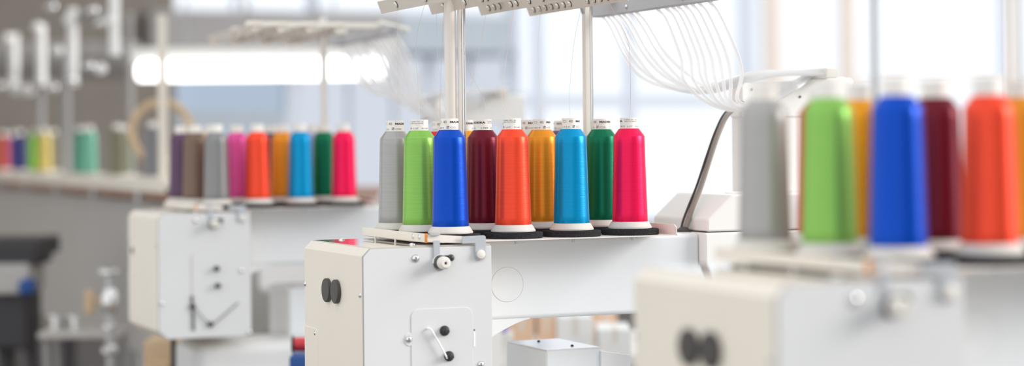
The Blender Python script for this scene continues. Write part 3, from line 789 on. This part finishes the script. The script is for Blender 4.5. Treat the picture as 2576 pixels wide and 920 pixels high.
# ------------------------------------------------------------------ the room
YB = 12.2
def wx(px, py=400): return on_y(px, py, YB)
bm = B(); box(bm, -6, 14, -4, YB + .3, -.05, 0); struct('floor', bm, 'floor')
def slab(name, px0, px1, py0, py1, m, t=.2, y=YB, label=None, bev=0.):
    a, b = on_y(px0, py0, y), on_y(px1, py0, y); zt_, zb_ = on_y((px0 + px1) / 2, py0, y).z, on_y((px0 + px1) / 2, py1, y).z
    bm = B(); box(bm, a.x, b.x, y, y + t, max(zb_, 0), zt_, bev); return struct(name, bm, m, label)
slab('wall_back', -900, 436, -250, 1200, 'wall_dark')
_a, _b = on_y(-900, 400, YB), on_y(3000, 400, YB)
bm = B(); box(bm, _a.x, _b.x, YB - .04, YB - .002, .0, .27, .006); struct('baseboard_back', bm, 'dark_skirting')
slab('wall_sill', 436, 3000, 560, 1200, 'wall_grey')
slab('trim_1', 380, 1010, 32, 132, 'wall_grey', .35, YB - .1)
slab('trim_2_lit', 1010, 1290, 40, 132, 'wall_blue', .35, YB - .1)  # same beam, its window-side brightness painted as a paler blue-grey
slab('trim_3', 380, 1290, -250, -60, 'wall_grey', .3)
bm = B(); box(bm, .9, 5.4, -2.7, -2.5, 0, 4.4); struct('reflection_dark_wall', bm, 'reflection_dark_wall')  # unseen partial wall, added to darken reflections in the cones
bm = B(); box(bm, -2.7, -2.5, 6.5, YB, 0, 3.3); struct('dimming_wall_left', bm, 'column')  # unseen wall section, added for light falloff towards the left
bm = B(); box(bm, 5.5, 5.75, 2.5, 5.2, 0, 5.0); struct('sun_blocker_right', bm, 'column')  # unseen pier, added to keep the sun off the left machine
bm = B(); box(bm, -2.7, 2.6, 5.8, YB + .1, 3.3, 3.45); struct('dimming_ceiling', bm, 'column')  # unseen partial slab, added to dim the left background
wn = [0]
def window(px0, px1, py0, py1, g, frame='frame', bars=(), rails=(), fw=16, side=True):
    wn[0] += 1
    a, b = on_y(px0, py0, YB), on_y(px1, py0, YB); z1, z0 = on_y((px0 + px1) / 2, py0, YB).z, on_y((px0 + px1) / 2, py1, YB).z
    w = thing('window_%d' % wn[0], 'window', None, (a.x, YB + .05, z0)); w['kind'] = 'structure'; del w['label']
    W_, H_ = b.x - a.x, z1 - z0; f = fw * 13.3 / 5000
    bm = B(); box(bm, 0, W_, .03, .04, 0, H_); obj('pane', bm, g, w)
    bm = B()
    if side: box(bm, 0, f, 0, .07, 0, H_); box(bm, W_ - f, W_, 0, .07, 0, H_)
    box(bm, 0, W_, 0, .07, 0, f); box(bm, 0, W_, 0, .07, H_ - f, H_)
    obj('window_frame', bm, frame, w)
    for px, wd, m in bars:
        x = on_y(px, py0, YB).x - a.x; h = wd * 13.3 / 5000 / 2
        bm = B(); box(bm, x - h, x + h, -.01, .06, 0, H_); obj('mullion', bm, m, w)
    for py, wd, m in rails:
        z = on_y((px0 + px1) / 2, py, YB).z - z0; h = wd * 13.3 / 5000 / 2
        bm = B(); box(bm, 0, W_, -.008, .055, z - h, z + h); obj('transom', bm, m, w)
    return w
window(436, 760, 132, 560, 'glass_blue', 'wall_blue', [(742, 40, 'frame')], [(300, 40, 'wall_blue')], 10)
window(760, 1010, 132, 560, 'glass_pale', 'frame', [(890, 12, 'frame')], [], 10)
window(1010, 1300, 132, 560, 'glass_pale', 'frame', [(1090, 14, 'frame'), (1190, 14, 'frame')], [(215, 20, 'frame')], 12)
window(1300, 1960, -250, 560, 'glass_clear', 'frame', [(1362, 26, 'frame'), (1592, 24, 'frame'), (1890, 46, 'frame'), (1948, 34, 'frame_warm')], [(254, 34, 'frame')], 16)
window(1960, 3000, -250, 560, 'glass_clear', 'frame_warm', [(2142, 36, 'frame_warm'), (2535, 12, 'frame')], [(205, 14, 'frame_warm')], 14)
for a, b in ((430, 603), (622, 790), (800, 1290)):
    window(a, b, -60, 32, 'glass_clear', 'frame', [], [], 8)

# fluorescent fitting
a, b = at(345, 165, 7.6), at(965, 165, 7.6)
Fl = thing('ceiling_light', 'bright white fluorescent tube lamp hanging behind the left machine', 'light', (a.x, a.y, 0), -YAW)
w = (b - a).length
k = 7.6 / 5000
bm = B(); cyl(bm, (0, 0, a.z - .024), (w, 0, a.z - .024), 24 * k, 24, .01); o = obj('fluorescent_tube', bm, 'lamp', Fl)
bm = B(); prism(bm, [(-.02, a.z + .014), (.02, a.z + .014), (.085, a.z + .066), (-.085, a.z + .066)], -.02, w + .02, 'yz', .004, 2); obj('reflector', bm, 'white', Fl)
for x in (w * .2, w * .8):
    bm = B(); cyl(bm, (x, 0, a.z + .06), (x, 0, 3.3), .004, 8); obj('hanging_rod', bm, 'steel', Fl)
# ventilation duct
a, b = at(-60, 150, 10.8), at(350, 150, 10.8)
bm = B(); cyl(bm, a, b, .095, 32, .01)
for i in range(5):
    c = a.lerp(b, .1 + i * .2); ring(bm, c, b - a, .096, .006, 32, 6)
D = tag(obj('ventilation_duct', bm, 'wall_grey'), 'grey round ventilation duct running along the dark wall', 'duct')

# ------------------------------------------------------------------ light and camera
wd = bpy.data.worlds.new('World'); bpy.context.scene.world = wd; wd.use_nodes = True
bg = wd.node_tree.nodes['Background']; bg.inputs['Color'].default_value = (.965, .985, 1, 1); bg.inputs['Strength'].default_value = 1.2
sun = bpy.data.lights.new('sun', 'SUN'); sun.energy = 2.6; sun.angle = math.radians(25); sun.color = (1, .97, .93)
so = bpy.data.objects.new('sun', sun); C.objects.link(so)
so.rotation_euler = Vector((.87, -.40, .36)).to_track_quat('Z', 'Y').to_euler()

cam = bpy.data.cameras.new('camera'); co = bpy.data.objects.new('camera', cam); C.objects.link(co)
cam.sensor_width = 36; cam.lens = F_PX / 2576 * 36; cam.shift_y = -(460 - HOR) / 2576
cam.clip_start = .05; cam.clip_end = 200
co.location = (0, 0, ZC)
co.rotation_euler = (Matrix.Rotation(-YAW, 3, 'Z') @ Matrix.Rotation(PI / 2, 3, 'X') @ Matrix.Rotation(-RHO, 3, 'Z')).to_euler()
cam.dof.use_dof = True; cam.dof.focus_distance = 3.33; cam.dof.aperture_fstop = (cam.lens / 1000) / .040
cam.dof.aperture_blades = 0
sc = bpy.context.scene; sc.camera = co
sc.view_settings.view_transform = 'Standard'; sc.view_settings.look = 'None'
sc.view_settings.gamma = 1; sc.view_settings.use_curve_mapping = False; sc.view_settings.exposure = .06
